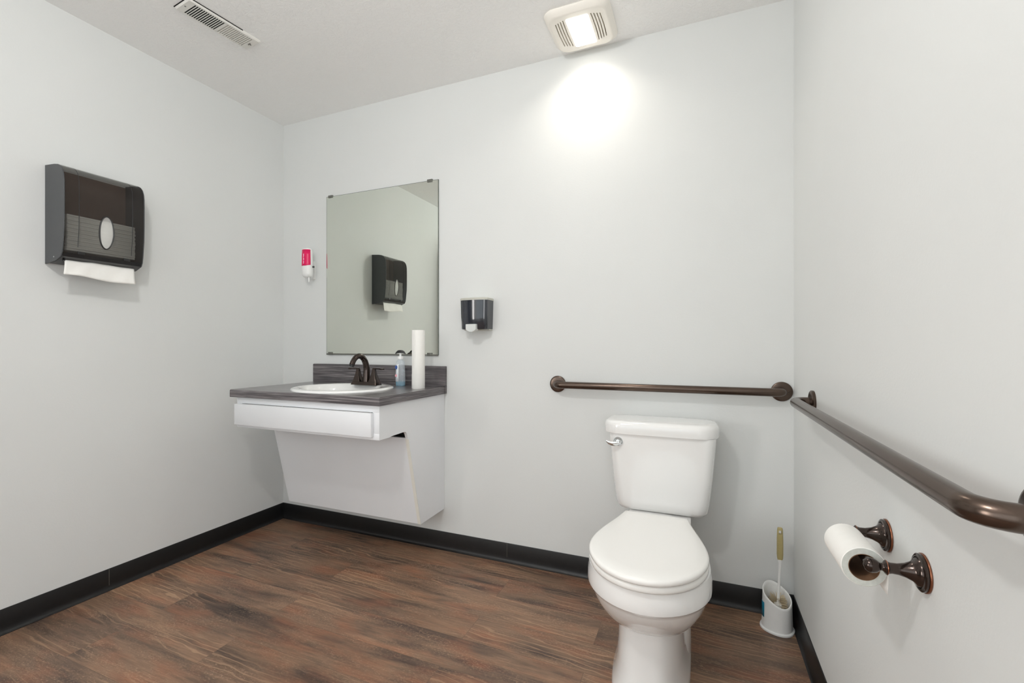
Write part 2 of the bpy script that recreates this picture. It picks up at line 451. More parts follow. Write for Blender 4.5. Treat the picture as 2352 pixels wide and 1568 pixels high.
for s in (-1, 1):
    for k in range(4):
        x = fc.x + s * (.0585 + k * .0115)
        L = .086 - k * .004; y0 = fc.y - .002
        pts = [(x + s * .0025 * math.cos(t * PI / 2) * 1.0, y0 + L * t) for t in (-1, -.5, 0, .5, 1)]
        loft(c, [[(px - .0022, py, ZC - .04), (px + .0022, py, ZC - .04), (px + .0022, py, ZC - .010), (px - .0022, py, ZC - .010)] for px, py in pts])
cut(o, c)
for s in (-1, 1):
    bm = nb(); xa, xb = sorted((fc.x + s * .053, fc.x + s * .1005))
    box(bm, xa, xb, fc.y - .093, fc.y + .09, ZC - .0115, ZC - .0095)
    obj('vent_grille_backing', bm, M['fan_slot'], f, smooth=0)
bm = nb()
loft(bm, [rrect(fc.x, fc.y + .002, .047, .092, .008, ZC - .0245), rrect(fc.x, fc.y + .002, .047, .092, .008, ZC - .0262), rrect(fc.x, fc.y + .002, .045, .090, .007, ZC - .0268)])
obj('light_lens', bm, M['lens'], f)

# ------------------------------------------------------------------ unseen ceiling lamp, added to light the room
lx, ly = -.80, .15
f2 = thing('ceiling_fill_lamp', 'added round ceiling lamp with a lit white glass globe, unseen left of the camera', 'ceiling light', (lx, ly, ZC))
bm = nb(); lathe(bm, [(0, .16), (.012, .165), (.022, .158), (.022, 0)], (lx, ly, ZC), '-z'); obj('base', bm, M['vent_metal'], f2)
bm = nb(); lathe(bm, [(.0, .012), (.05, .012)], (lx, ly, ZC - .02), '-z', 20); obj('stem', bm, M['vent_metal'], f2)
bm = nb(); lathe(bm, [(0, 0)] + [(.065 - .065 * math.cos(math.radians(q)), .065 * math.sin(math.radians(q))) for q in range(8, 180, 8)] + [(.13, 0)], (lx, ly, ZC - .066), '-z', 40); obj('fill_lamp_globe', bm, M['lamp'], f2, smooth=60)

# ------------------------------------------------------------------ wall mirror
mx0, mx1, mz0, mz1 = -2.0418, -1.272, 1.0210, 1.9500
m = thing('wall_mirror', 'frameless rectangular mirror held by small metal clips above the sink', 'mirror', ((mx0 + mx1) / 2, YB, mz0))
bm = nb(); box(bm, mx0, mx1, YB - .006, YB - .0005, mz0, mz1); obj('backing', bm, M['mirror_edge'], m, smooth=0)
bm = nb(); box(bm, mx0 + .0025, mx1 - .0025, YB - .0068, YB - .0058, mz0 + .003, mz1 - .0025); obj('glass', bm, M['mirror'], m, smooth=0)
bm = nb(); box(bm, mx0 + .002, mx1 - .002, YB - .0095, YB - .0005, mz0 - .004, mz0 + .004, .001); obj('bottom_channel', bm, M['clip'], m)
for x in (mx0 + .033, mx1 - .052):
    for z, s in ((mz0, 1), (mz1, -1)):
        bm = nb(); box(bm, x - .016, x + .016, YB - .011, YB - .0005, z - .005 if s > 0 else z - .009, z + .012 if s > 0 else z + .006, .0015)
        obj('clip', bm, M['clip'], m)

# ------------------------------------------------------------------ air freshener
ax, ay = -2.132, 2.010
a = thing('air_freshener', 'small white wall air freshener with a bright pink label, left of the mirror', 'air freshener', (ax + .02, YB, 1.47))
bm = nb(); box(bm, ax - .046, -2.1330, YB - .004, YB, 1.470, 1.577, .0012); box(bm, ax - .034, ax - .014, ay, YB - .003, 1.476, 1.56, .001)
obj('bracket', bm, M['white_pl'], a)
bm = nb()
loft(bm, [ellipse(ax, ay, 0.0188, 0.0160, 1.472, 32), ellipse(ax, ay, 0.0282, 0.0235, 1.479, 32), ellipse(ax, ay, 0.0324, 0.0273, 1.492, 32), ellipse(ax, ay, 0.0334, 0.0282, 1.52, 32), ellipse(ax, ay, 0.0324, 0.0282, 1.56, 32),
          ellipse(ax, ay, 0.0310, 0.0273, 1.625, 32), ellipse(ax, ay, 0.0291, 0.0254, 1.636, 32), ellipse(ax, ay, 0.0226, 0.0188, 1.642, 32)])
obj('body', bm, M['white_pl'], a, smooth=60)
bm = nb()
R = []
for z, rr in ((1.537, .0331), (1.545, .0330), (1.60, .0320), (1.632, .0308)):
    ring = []
    for k in range(21):
        t = math.radians(-172 + 158 * k / 20)
        rx, ry = rr, rr * .87
        zz = z + (.010 * max(0, abs(k - 9) / 12 - .35) if z < 1.54 else 0)
        ring.append((ax + (rx + .0004) * math.cos(t), ay + (ry + .0004) * math.sin(t), zz))
    R.append(ring)
loft(bm, R, False, False, closed=False)
lb = obj('pink_label', bm, M['pink'], a); sd = lb.modifiers.new('s', 'SOLIDIFY'); sd.thickness = .0006
bm = nb()
for k, (z0, z1) in enumerate(((1.549, 1.565), (1.569, 1.584), (1.588, 1.606))):
    for q in range(3):
        h = (z1 - z0) / 3
        t = math.radians(-88)
        cx_, cy_ = ax + .0336 * math.cos(t), ay + .0290 * math.sin(t)
        box(bm, cx_ - .0035 + (q == 1) * .001, cx_ + .003, cy_ - .0008, cy_ + .0004, z0 + q * h + .0006, z0 + (q + 1) * h - .0004)
obj('label_lettering', bm, M['label_pink_text'], lb, smooth=0)
bm = nb(); lathe(bm, [(0, .0046), (.018, .0042), (.03, .0036), (.031, 0)], (ax + .012, ay, 1.474), '-z', 16); obj('nozzle', bm, M['white_pl'], a)
bm = nb(); lathe(bm, [(0, .005), (.008, .006), (.010, .004)], (ax + .031, ay + .01, 1.533), 'x', 16); obj('dial', bm, M['casing'], a)

# ------------------------------------------------------------------ wall soap dispenser
sx0, sx1, sy0, sz0, sz1 = -1.1040, -.9555, 1.985, 1.152, 1.296
s = thing('soap_dispenser', 'glossy black wall soap dispenser with a pale push button, right of the mirror', 'soap dispenser', ((sx0 + sx1) / 2, YB, sz0))
def sring(z, k=0, dy=0):
    P = [(sx0 + k, YB, z), (sx0 + k, sy0 + .03, z)]
    for q in range(11):
        t = q / 10; x = sx0 + k + (sx1 - sx0 - 2 * k) * t
        e = abs(2 * t - 1)
        P.append((x, sy0 + dy + .010 * e ** 2.2 + (.008 if q in (0, 10) else 0), z))
    P += [(sx1 - k, sy0 + .03, z), (sx1 - k, YB, z)]
    return P
bm = nb(); loft(bm, [sring(sz0, .006, .006), sring(sz0 + .004, .004, .003), sring(sz0 + .07, .002, .001), sring(sz1, 0, 0)])
obj('tank', bm, M['soapbody'], s, smooth=50)
bm = nb(); loft(bm, [sring(sz1, -.0015, -.0015), sring(sz1 + .009, -.0015, -.0015), sring(sz1 + .0115, .001, .001)])
obj('lid', bm, M['lid_pl'], s)
bx = -1.0320
bm = nb()
prism(bm, [(bx - .028, 1.177), (bx - .028, 1.150), (bx - .020, 1.143), (bx - .008, 1.1375), (bx + .008, 1.1375), (bx + .020, 1.143), (bx + .028, 1.150), (bx + .028, 1.177)], 'y', sy0 - .014, sy0 + .02)
obj('push_button', bm, M['grey_pl'], s, bev=.003)
bm = nb(); lathe(bm, [(0, .003), (.006, .0025), (.0062, 0)], (bx, sy0 - .004, 1.1378), '-z', 12); obj('spout', bm, M['grey_pl'], s)
bm = nb(); box(bm, sx0 + .004, sx1 - .004, YB - .04, YB, sz0 - .004, sz0 + .001, .001); obj('wall_plate', bm, M['lid_pl'], s)

# ------------------------------------------------------------------ paper towel dispenser (left wall)
ty0, ty1 = .9555, 1.2320
t_ = thing('paper_towel_dispenser', 'dark smoky paper towel dispenser with an oval window, on the left wall', 'paper towel dispenser', (XL, (ty0 + ty1) / 2, 1.3975))
prof = [(-2.3960, 1.3965), (-2.3722, 1.3975), (-2.3200, 1.4040), (-2.2809, 1.4199), (-2.2735, 1.4350), (-2.2690, 1.4600), (-2.2612, 1.5300), (-2.2596, 1.5900), (-2.2594, 1.6700),
        (-2.2602, 1.7150), (-2.2640, 1.7370), (-2.2730, 1.7570), (-2.2860, 1.7700), (-2.3030, 1.7785), (-2.3300, 1.7830), (-2.3960, 1.7880)]
bm = nb(); prism(bm, prof, 'y', ty0, ty0 + .004); o = obj('side_panel', bm, M['casing'], t_, bev=.0015)
bm = nb(); prism(bm, prof, 'y', ty1 - .004, ty1); o = obj('side_panel', bm, M['casing'], t_, bev=.0015)
# curved shell of the front cover, as a strip with thickness
fr = prof[4:]
def strip(bm, pts, y0, y1, th, closed_ends=True):
    n = len(pts); inn = []
    for i, p in enumerate(pts):
        a_ = pts[max(0, i - 1)]; b_ = pts[min(n - 1, i + 1)]
        dx, dz = b_[0] - a_[0], b_[1] - a_[1]; L = math.hypot(dx, dz)
        inn.append((p[0] - dz / L * th, p[1] + dx / L * th))
    poly = pts + inn[::-1]
    R = []
    for y in (y0, y1): R.append([bm.verts.new((p[0], y, p[1])) for p in poly])
    k = len(poly)
    for i in range(k):
        j = (i + 1) % k; bm.faces.new((R[0][i], R[0][j], R[1][j], R[1][i]))
    for r in R:
        for i in range(n - 1): bm.faces.new((r[i], r[i + 1], r[k - 2 - i], r[k - 1 - i]))
bm = nb(); strip(bm, fr, ty0 + .0042, ty1 - .0042, .0025)
cov = obj('front_cover', bm, M['smoke'], t_, smooth=50)
oc = (1.0935, 1.5370)
c = nb(); loft(c, [[(x, oc[0] + .0225 * math.cos(2 * PI * k / 40), oc[1] + .0645 * math.sin(2 * PI * k / 40)) for k in range(40)] for x in (-2.30, -2.24)])
cut(cov, c)
# oval bezel + pane
def xf(z):      # front surface x at height z
    for (xa, za), (xb, zb) in zip(prof, prof[1:]):
        if za <= z <= zb and zb > za and za >= 1.4199: return xa + (xb - xa) * (z - za) / (zb - za)
    return -2.26
bm = nb(); rings = []
for k in range(48):
    an = 2 * PI * k / 48; cy_, cz_ = math.cos(an), math.sin(an); r = []
    for (rr, dx) in ((0, -.002), (0, .0022), (.0015, .0032), (.004, .0022), (.0045, -.0005)):
        y, z = oc[0] + (.0222 + rr) * cy_, oc[1] + (.0643 + rr) * cz_
        r.append((xf(z) + dx, y, z))
    rings.append(r)
V = [[bm.verts.new(p) for p in r] for r in rings]
for i in range(48):
    j = (i + 1) % 48
    for q in range(5):
        w = (q + 1) % 5; bm.faces.new((V[i][q], V[j][q], V[j][w], V[i][w]))
wd = obj('oval_window_rim', bm, M['black_pl'], t_, smooth=50)
bm = nb(); rings = []
for sc_ in (1, .97, .6, .2):
    rings.append([(xf(oc[1] + .0640 * sc_ * math.sin(2 * PI * k / 48)) + .0008 + .0022 * (1 - sc_ ** 2), oc[0] + .0220 * sc_ * math.cos(2 * PI * k / 48), oc[1] + .0640 * sc_ * math.sin(2 * PI * k / 48)) for k in range(48)])
loft(bm, rings, False, True); obj('window_pane', bm, M['pane'], wd)
# moulded ribs, underside, back
for yy in (1.0025, 1.1850):
    bm = nb()
    pts = [(p[0] + .0004, p[1]) for p in prof[5:15]]
    R = []
    for y in (yy - .0012, yy + .0012):
        R.append([(p[0], y, p[1]) for p in pts])
    loft(bm, [[R[0][i], (R[0][i][0] + .0013, yy, R[0][i][2]), R[1][i]] for i in range(len(pts))], False, False)
    obj('cover_rib', bm, M['black_pl'], t_)
bm = nb(); box(bm, XL + .0005, XL + .004, ty0 + .0045, ty1 - .0045, 1.405, 1.782); obj('back_plate', bm, simple('brown_grey_plastic', srgb(112, 92, 82), .6), t_)
bm = nb()
prism(bm, [(-2.3722, 1.3976), (-2.3200, 1.4042), (-2.2812, 1.4200), (-2.2737, 1.4351), (-2.2760, 1.4351), (-2.2840, 1.4235), (-2.3210, 1.4085), (-2.3722, 1.4015)], 'y', ty0 + .0045, ty1 - .0045)
sh = obj('bottom_lip', bm, M['black_pl'], t_)
for yy in (1.0150, 1.1700):
    bm = nb(); box(bm, xf(1.44) - .003, xf(1.44) + .0012, yy - .012, yy + .012, 1.434, 1.4455, .001); obj('latch_tab', bm, M['black_pl'], t_)
bm = nb(); lathe(bm, [(0, .0028), (.0008, .0025), (.001, 0)], (-2.331, ty0 + .0005, 1.420), '-y', 14); obj('side_rivet', bm, M['grey_pl'], t_)
bm = nb(); lathe(bm, [(0, .0045), (.004, .0045), (.0045, .003)], (-2.305, .9755, 1.4085), '-z', 18); obj('key_lock', bm, M['black_pl'], t_)
# paper
p = thing('paper_towels', 'white folded paper towels stacked inside the wall dispenser, one sheet hanging out', 'paper towels', (-2.31, 1.0935, 1.345))
bm = nb()
z = 1.447; k = 0
while z < 1.588:
    dx = random.uniform(-.0012, .0012); dy = random.uniform(-.0015, .0015)
    box(bm, -2.375 + dx, -2.288 + dx + (.002 if k % 2 else 0), ty0 + .022 + dy, ty1 - .022 + dy, z, z + .0078, .0011, 1); z += .0079; k += 1
obj('folded_stack', bm, M['paper'], p, smooth=60)
bm = nb()
ny, nz = 34, 8; V = []
for j in range(nz + 1):
    row = []
    for i in range(ny + 1):
        u = i / ny; w = j / nz
        y = .9765 + (1.2125 - .9765) * u - .0085 * w * (1 - u) - .001 * w * u
        top = 1.4085 + .0075 * math.exp(-((u - .48) / .16) ** 2) + .0012 * math.sin(u * 9)
        bot = 1.3510 - .0130 * u + .003 * math.sin(u * 7.5)
        z = top + (bot - top) * w
        x = -2.303 + .010 * w + .0035 * math.sin(u * 6 + 1.2) * w + .0012 * math.sin(u * 21 + w * 4)
        row.append(bm.verts.new((x, y, z)))
    V.append(row)
for j in range(nz):
    for i in range(ny): bm.faces.new((V[j][i], V[j][i + 1], V[j + 1][i + 1], V[j + 1][i]))
sh = obj('hanging_sheet', bm, M['paper'], p, smooth=80); sd = sh.modifiers.new('s', 'SOLIDIFY'); sd.thickness = .0012

# ------------------------------------------------------------------ vanity cabinet
cx0, cx1 = -2.1010, -1.2400; cyf = 1.549; czt, czb = .8195, .6735
cab = thing('vanity_cabinet', 'white wall-hung vanity cabinet with a slanted knee panel under the sink counter', 'cabinet', ((cx0 + cx1) / 2, YB, .21))
def side_poly(inset=0):
    # (y, z) outline of a side panel with the rounded notch behind the apron
    r = .014
    P = [(YB - .001, .2125), (1.8540, .2095)]
    P += [(1.7530, .6400), (1.7440, .6620)]
    P += [(1.7400, .6700), (1.7330, .6760), (1.7240, .6785), (1.7100, .6785), (1.6300, .6765), (1.6150, .6735), (cyf + .002, czb)]
    P += [(cyf, czb), (cyf, czt), (YB - .001, czt)]
    return P
for x0, x1 in ((cx0, cx0 + .016), (cx1 - .016, cx1)):
    bm = nb()
    V0 = [(x0, y, z) for y, z in side_poly()]; V1 = [(x1, y, z) for y, z in side_poly()]
    loft(bm, [V0, V1]); obj('side_panel', bm, M['white_lam'], cab, smooth=20, bev=.0008)
# face frame
bm = nb()
fx0, fx1 = cx0 + .0005, cx1 - .0003
for b in ((fx0, fx1, .7895, czt), (fx0, fx1, czb, .7010)):
    box(bm, b[0], b[1], cyf - .002, cyf + .016, b[2], b[3], .0006)
for b in ((fx0, fx0 + .034, .7005, .7900), (fx1 - .034, fx1, .7005, .7900)):
    box(bm, b[0], b[1], cyf - .002, cyf + .016, b[2], b[3], .0006)
obj('face_frame', bm, M['white_lam'], cab)
bm = nb(); box(bm, cx0 + .004, -1.2695, cyf - .020, cyf - .0022, .6870, .7880, .0012); obj('drawer_front', bm, M['white_lam'], cab)
bm = nb()
sl = [(1.7510, .6440), (1.8530, .2100), (1.8690, .2130), (1.7680, .6440)]
prism(bm, [(y + .0005, z) for y, z in sl], 'x', cx0 + .0165, cx1 - .0165); obj('slanted_panel', bm, M['white_lam'], cab, bev=.0005)
bm = nb(); box(bm, cx0 + .017, cx1 - .017, 1.87, YB - .012, .214, .226); obj('bottom_panel', bm, M['white_lam'], cab)
bm = nb(); box(bm, cx0 + .017, cx1 - .017, 1.800, 1.810, .560, .80); obj('inner_shade', bm, M['cab_inside_shade'], cab)  # dark board standing in for the shaded space behind the slanted panel
bm = nb()
# pale edge banding along the slanted front edge of the right side panel
for (ya, za), (yb, zb) in (((1.8540, .2095), (1.7530, .6400)),):
    loft(bm, [[(cx1 - .0165, ya - .0012, za), (cx1 + .0004, ya - .0012, za), (cx1 + .0004, ya + .0008, za), (cx1 - .0165, ya + .0008, za)],
              [(cx1 - .0165, yb - .0012, zb), (cx1 + .0004, yb - .0012, zb), (cx1 + .0004, yb + .0008, zb), (cx1 - .0165, yb + .0008, zb)]])
obj('edge_banding', bm, M['edge_band'], cab)

# ------------------------------------------------------------------ countertop
kx0, kx1, kyf, kz0, kz1 = -2.1300, -1.2265, 1.530, .8200, .8570
kt = thing('countertop', 'dark grey streaked laminate countertop with backsplash carrying the sink', 'countertop', ((kx0 + kx1) / 2, YB, kz0))
bm = nb()
pf = [(YB - .001, kz0), (kyf + .002, kz0), (kyf, kz0 + .002)] + [(kyf + .008 - .008 * math.cos(math.radians(a_)), kz1 - .008 + .008 * math.sin(math.radians(a_))) for a_ in (0, 22, 45, 67, 90)] + [(YB - .001, kz1)]
loft(bm, [[(x, y, z) for y, z in pf] for x in (kx0, kx1)])
for fc_ in bm.faces: fc_.material_index = 0
o = obj('slab', bm, M['lam_front'], kt, smooth=40, mats=[M['lam_top']])
c = nb(); loft(c, [ellipse(-1.635, 1.765, .232, .205, .80), ellipse(-1.635, 1.765, .232, .205, .90)]); cut(o, c)
for pl_ in o.data.polygons:
    if pl_.normal.z > .8: pl_.material_index = 1
bm = nb()
pf = [(YB - .0008, kz1 + .0002), (YB - .0008, .9620)] + [(YB - .014 + 0, .9635), (YB - .0185, .9610), (YB - .0200, .9560), (YB - .0200, kz1 + .0002)]
loft(bm, [[(x, y, z) for y, z in pf] for x in (kx0 - .002, kx1 + .0005)]); obj('backsplash', bm, M['lam_front'], kt, smooth=40)
bm = nb(); box(bm, kx1 + .0006, kx1 + .0022, YB - .021, YB - .0008, kz0, .9625, .0005); obj('end_cap', bm, M['lam_front'], kt)

# ------------------------------------------------------------------ sink
ex, ey = -1.635, 1.765
sk = thing('sink', 'oval white drop-in porcelain sink in the grey countertop', 'sink', (ex, ey, kz1))
bm = nb()
E_ = lambda a_, b_, z, dy=0: ellipse(ex, ey + dy, a_, b_, z, 72)
z0 = kz1
loft(bm, [E_(.226, .200, z0 - .004), E_(.2505, .2285, z0 + .0003), E_(.2510, .2290, z0 + .004), E_(.2470, .2250, z0 + .0085), E_(.2400, .2180, z0 + .0110), E_(.2250, .2030, z0 + .0112),
          E_(.2120, .1620, z0 + .0100, -.022), E_(.2050, .1560, z0 + .004, -.022), E_(.1960, .1480, z0 - .02, -.022), E_(.178, .132, z0 - .07, -.020), E_(.140, .105, z0 - .115, -.016), E_(.080, .065, z0 - .135, -.01), E_(.024, .024, z0 - .140)], False, False)
# outer shell under the counter
loft(bm, [E_(.226, .200, z0 - .004), E_(.215, .170, z0 - .03, -.02), E_(.190, .142, z0 - .085, -.02), E_(.150, .115, z0 - .130, -.016), E_(.08, .07, z0 - .150), E_(.024, .024, z0 - .152)], False, False)
obj('basin', bm, M['porcelain'], sk, smooth=60)
bm = nb(); lathe(bm, [(0, .023), (.003, .022), (.004, .017), (.001, .015), (.001, 0)], (ex, ey, z0 - .142), 'z', 32); obj('drain', bm, M['bronze_dark'], sk)

# ------------------------------------------------------------------ faucet
bxc, byc, bz = -1.601, 1.892, kz1 + .0112
fa = thing('faucet', 'dark bronze two-handle arched faucet on the white oval sink', 'faucet', (bxc, byc, bz))
bm = nb(); loft(bm, [rrect(bxc, byc, .081, .026, .004, bz), rrect(bxc, byc, .080, .025, .004, bz + .004), rrect(bxc, byc, .076, .0215, .004, bz + .016), rrect(bxc, byc, .074, .020, .004, bz + .017)])
obj('base_plate', bm, M['bronze_dark'], fa)
bm = nb()
# spout: rises and leans forward (towards -y) in a gooseneck
pth = []; rads = []
ctrl = [((byc + .002), bz + .012, .0205), (byc + .003, bz + .045, .0180), (byc + .004, bz + .08, .0165), (byc - .004, bz + .112, .0155), (byc - .022, bz + .138, .0147), (byc - .048, bz + .150, .0140), (byc - .073, bz + .145, .0133), (byc - .093, bz + .128, .0130), (byc - .105, bz + .107, .0132)]
def cr(p0, p1, p2, p3, t):
    return tuple(.5 * ((2 * b) + (-a_ + c_) * t + (2 * a_ - 5 * b + 4 * c_ - d) * t * t + (-a_ + 3 * b - 3 * c_ + d) * t ** 3) for a_, b, c_, d in zip(p0, p1, p2, p3))
pts = []
for i in range(len(ctrl) - 1):
    P0 = ctrl[max(i - 1, 0)]; P3 = ctrl[min(i + 2, len(ctrl) - 1)]
    for k in range(5): pts.append(cr(P0, ctrl[i], ctrl[i + 1], P3, k / 5))
pts.append(ctrl[-1])
tube(bm, [(bxc - .35 * (byc - q[0]) * .0 , q[0], q[1]) for q in pts], [q[2] for q in pts], 24)
obj('spout', bm, M['bronze_dark'], fa, smooth=60)
bm = nb(); d = Vector((0, -.35, -1)).normalized(); e0 = Vector((bxc, byc - .105, bz + .107))
tube(bm, [e0, e0 + d * .006, e0 + d * .0061, e0 + d * .012], [.0132, .0130, .0105, .0105], 20); obj('aerator', bm, M['black_pl'], fa)
for sgn in (-1, 1):
    hxx = bxc + sgn * .0515
    bm = nb()
    loft(bm, [rrect(hxx, byc, .0245, .020, .003, bz + .016), rrect(hxx, byc, .0190, .0165, .003, bz + .030), rrect(hxx, byc, .0125, .012, .003, bz + .052), rrect(hxx, byc, .0088, .009, .003, bz + .072), rrect(hxx, byc, .0085, .0085, .004, bz + .080), rrect(hxx, byc, .005, .005, .003, bz + .084)])
    obj('handle_post', bm, M['bronze_dark'], fa)
    bm = nb()
    xs = [hxx - sgn * .006, hxx + sgn * .012, hxx + sgn * .035, hxx + sgn * .052, hxx + sgn * .060]
    hh = [(.0795, .0875, .0085), (.0815, .0880, .0080), (.0815, .0875, .0090), (.0785, .0870, .0110), (.0800, .0850, .0105)]
    loft(bm, [[(x, byc - w, bz + a0), (x, byc + w, bz + a0), (x, byc + w * .8, bz + a1), (x, byc - w * .8, bz + a1)] for x, (a0, a1, w) in zip(xs, hh)])
    obj('lever', bm, M['bronze_dark'], fa, bev=.0015)

# ------------------------------------------------------------------ hand soap bottle
hx_, hy_ = -1.467, 2.003; hz_ = kz1
hb = thing('hand_soap_bottle', 'small clear pump bottle with a little teal hand soap, beside the faucet', 'soap bottle', (hx_, hy_, hz_))
bm = nb()
secs = [(0, .025, .016), (.004, .0275, .018), (.06, .0265, .0175), (.10, .0245, .016), (.122, .0235, .0155), (.132, .0205, .0140), (.140, .0130, .0115), (.143, .0115, .0110)]
loft(bm, [ellipse(hx_, hy_, a_, b_, hz_ + q, 36, 2.5) for q, a_, b_ in secs]); obj('bottle', bm, M['clear'], hb, smooth=60)
bm = nb(); loft(bm, [ellipse(hx_, hy_, a_ - .0015, b_ - .0015, hz_ + q, 36, 2.5) for q, a_, b_ in ((.0015, .0265, .0172), (.004, .0275, .018), (.024, .0270, .0178))]); obj('soap_liquid', bm, M['liquid'], hb, smooth=60)
bm = nb(); R = []
for q, a_, b_ in ((.024, .0273, .0179), (.06, .0268, .0177), (.10, .0249, .0164), (.116, .0242, .0160)):
    R.append([(hx_ + a_ * math.cos(math.radians(t)) * 1.0, hy_ + b_ * math.copysign(abs(math.sin(math.radians(t))) ** .8, math.sin(math.radians(t))), hz_ + q) for t in range(-172, -89, 8)])
loft(bm, R, False, False, closed=False); lbl = obj('label', bm, M['label_white'], hb); sd = lbl.modifiers.new('s', 'SOLIDIFY'); sd.thickness = .0005
bm = nb(); lathe(bm, [(0, .0105), (.0012, .0095), (.0013, 0)], (hx_ - .016, hy_ - .0152, hz_ + .099), '-y', 24, 1, .8); obj('blue_emblem', bm, M['label_blue'], lbl)
bm = nb(); lathe(bm, [(0, .0075), (.0012, .0065), (.0013, 0)], (hx_ - .016, hy_ - .0165, hz_ + .055), '-y', 24); obj('rose_emblem', bm, M['label_rose'], lbl)
bm = nb(); lathe(bm, [(.141, .0135), (.143, .0150), (.154, .0148), (.157, .0120), (.158, .0065), (.176, .0060), (.177, 0)], (hx_, hy_, hz_), 'z', 28); obj('pump_collar', bm, M['white_pl'], hb)
bm = nb()
P = []
for i in range(13):
    t = -1 + 2 * i / 12
    P.append([(hx_ + .031 * t, hy_ - .010 * (1 - .6 * t * t), hz_ + .1755 - .006 * t * t), (hx_ + .031 * t, hy_ + .010 * (1 - .6 * t * t), hz_ + .1755 - .006 * t * t), (hx_ + .031 * t, hy_ + .008 * (1 - .6 * t * t), hz_ + .1905 - .0165 * t * t), (hx_ + .031 * t, hy_ - .008 * (1 - .6 * t * t), hz_ + .1905 - .0165 * t * t)])
loft(bm, P); obj('pump_head', bm, M['black_pl'], hb, smooth=60)

# ------------------------------------------------------------------ paper roll on the counter
rx_, ry_ = -1.3010, 1.9240
pr_ = thing('paper_towel_roll', 'narrow white paper towel roll standing upright on the counter corner', 'paper roll', (rx_, ry_, kz1))
bm = nb(); lathe(bm, [(0, .0190), (0, .0312), (.001, .0320), (.291, .0320), (.292, .0312), (.292, .0190), (.291, .0190), (.001, .0190)], (rx_, ry_, kz1), 'z', 48, ring=True)
bm.faces.ensure_lookup_table()
obj('paper', bm, M['paper'], pr_, smooth=50)
bm = nb(); lathe(bm, [(.0005, .0182), (.0005, .0189), (.2925, .0189), (.2925, .0175), (.0005, .0175)], (rx_, ry_, kz1), 'z', 32, ring=True); obj('core', bm, M['card'], pr_, smooth=50)
bm = nb()
R = []
for z, t0 in ((.001, -150), (.07, -140), (.10, -112), (.16, -100), (.24, -97), (.289, -97)):
    R.append([(rx_ + (.0323 + .0006 * (k == 2)) * math.cos(math.radians(t0 + 5 * k)), ry_ + (.0323 + .0006 * (k == 2)) * math.sin(math.radians(t0 + 5 * k)), kz1 + z) for k in range(4)])
loft(bm, R, False, False, closed=False); fl = obj('loose_edge', bm, M['paper'], pr_); sd = fl.modifiers.new('s', 'SOLIDIFY'); sd.thickness = .0004

# ------------------------------------------------------------------ grab bars
def bend_path(P, r, n=8):
    """polyline through P with rounded corners of radius r"""
    P = [Vector(p) for p in P]; out = [P[0]]
    for i in range(1, len(P) - 1):
        a_, b_ = (P[i - 1] - P[i]).normalized(), (P[i + 1] - P[i]).normalized()
        s_, e_ = P[i] + a_ * r, P[i] + b_ * r
        cc = P[i] + (a_ + b_) * r
        for k in range(n + 1):
            t = (PI / 2) * k / n
            out.append(cc - b_ * r * math.cos(t) - a_ * r * math.sin(t))
    out.append(P[-1]); return out
def flange(org, axis, r=.0385):
    bm = nb(); lathe(bm, [(0, r - .0005), (.003, r), (.0075, r), (.0095, r - .0025), (.0105, r - .006), (.0105, .017)], org, axis, 40); return bm
gz = .8905
g = thing('grab_bar', 'bronze grab bar on the back wall above the toilet tank', 'grab bar', (-.157, YB, gz), 'bronze wall grab bars')
bm = nb(); tube(bm, bend_path([(-.6170, YB - .001, gz), (-.6170, YB - .056, gz), (.3030, YB - .056, gz), (.3030, YB - .001, gz)], .033), .0160, 24)
obj('bar', bm, M['bronze'], g, smooth=60)
for x in (-.6170, .3030): obj('flange', flange((x, YB, gz), '-y'), M['bronze'], g)
bm = nb(); lathe(bm, [(0, .002), (.001, .0018), (.0012, 0)], (.327, YB - .0105, gz - .002), '-y', 12); obj('set_screw', bm, M['black_pl'], g)
g2 = thing('grab_bar', 'longer bronze grab bar on the right wall above the toilet paper', 'grab bar', (XR, 1.2, gz - .002), 'bronze wall grab bars')
gy0, gy1 = .662, 1.738
bm = nb(); tube(bm, bend_path([(XR - .001, gy1, gz - .002), (XR - .056, gy1, gz - .002), (XR - .056, gy0, gz - .002), (XR - .001, gy0, gz - .002)], .036), .0160, 24)
obj('bar', bm, M['bronze'], g2, smooth=60)
for y in (gy0, gy1): obj('flange', flange((XR, y, gz - .002), '-x'), M['bronze'], g2)

# ------------------------------------------------------------------ toilet paper holder
hz2 = .6985
h = thing('toilet_paper_holder', 'glossy dark bronze two-post toilet paper holder on the right wall', 'toilet paper holder', (XR, 1.033, hz2))
for y in (.9535, 1.1140):
    pp = obj('post', lathe(nb(), [(.0085, .0235), (.010, .0225), (.0125, .0215), (.0145, .0175), (.018, .0152), (.026, .0115), (.036, .0090), (.045, .0088), (.0505, .0105), (.0525, .0118), (.0545, .0095), (.0565, .0065), (.059, .0060), (.0615, .0078), (.066, .0108), (.072, .0122), (.078, .0112), (.0825, .0075), (.0845, .0)], (XR, y, hz2), '-x', 36), M['bronze_dark'], h, smooth=50)
    obj('flange', lathe(nb(), [(.0045, .0300), (.0075, .0300), (.0090, .0280), (.0095, .0245), (.0085, .0240), (.0045, .0240)], (XR, y, hz2), '-x', 40), M['bronze_dark'], h, smooth=50)
    cp = obj('copper_rim', lathe(nb(), [(.0003, .0302), (.0008, .0312), (.0028, .0312), (.0036, .0304), (.0048, .010)], (XR, y, hz2), '-x', 40), M['copper_edge'], h, smooth=50)
    obj('collar', lathe(nb(), [(.0495, .0102), (.0515, .0122), (.0530, .0112)], (XR, y, hz2), '-x', 28), M['copper_edge'], h, smooth=50)
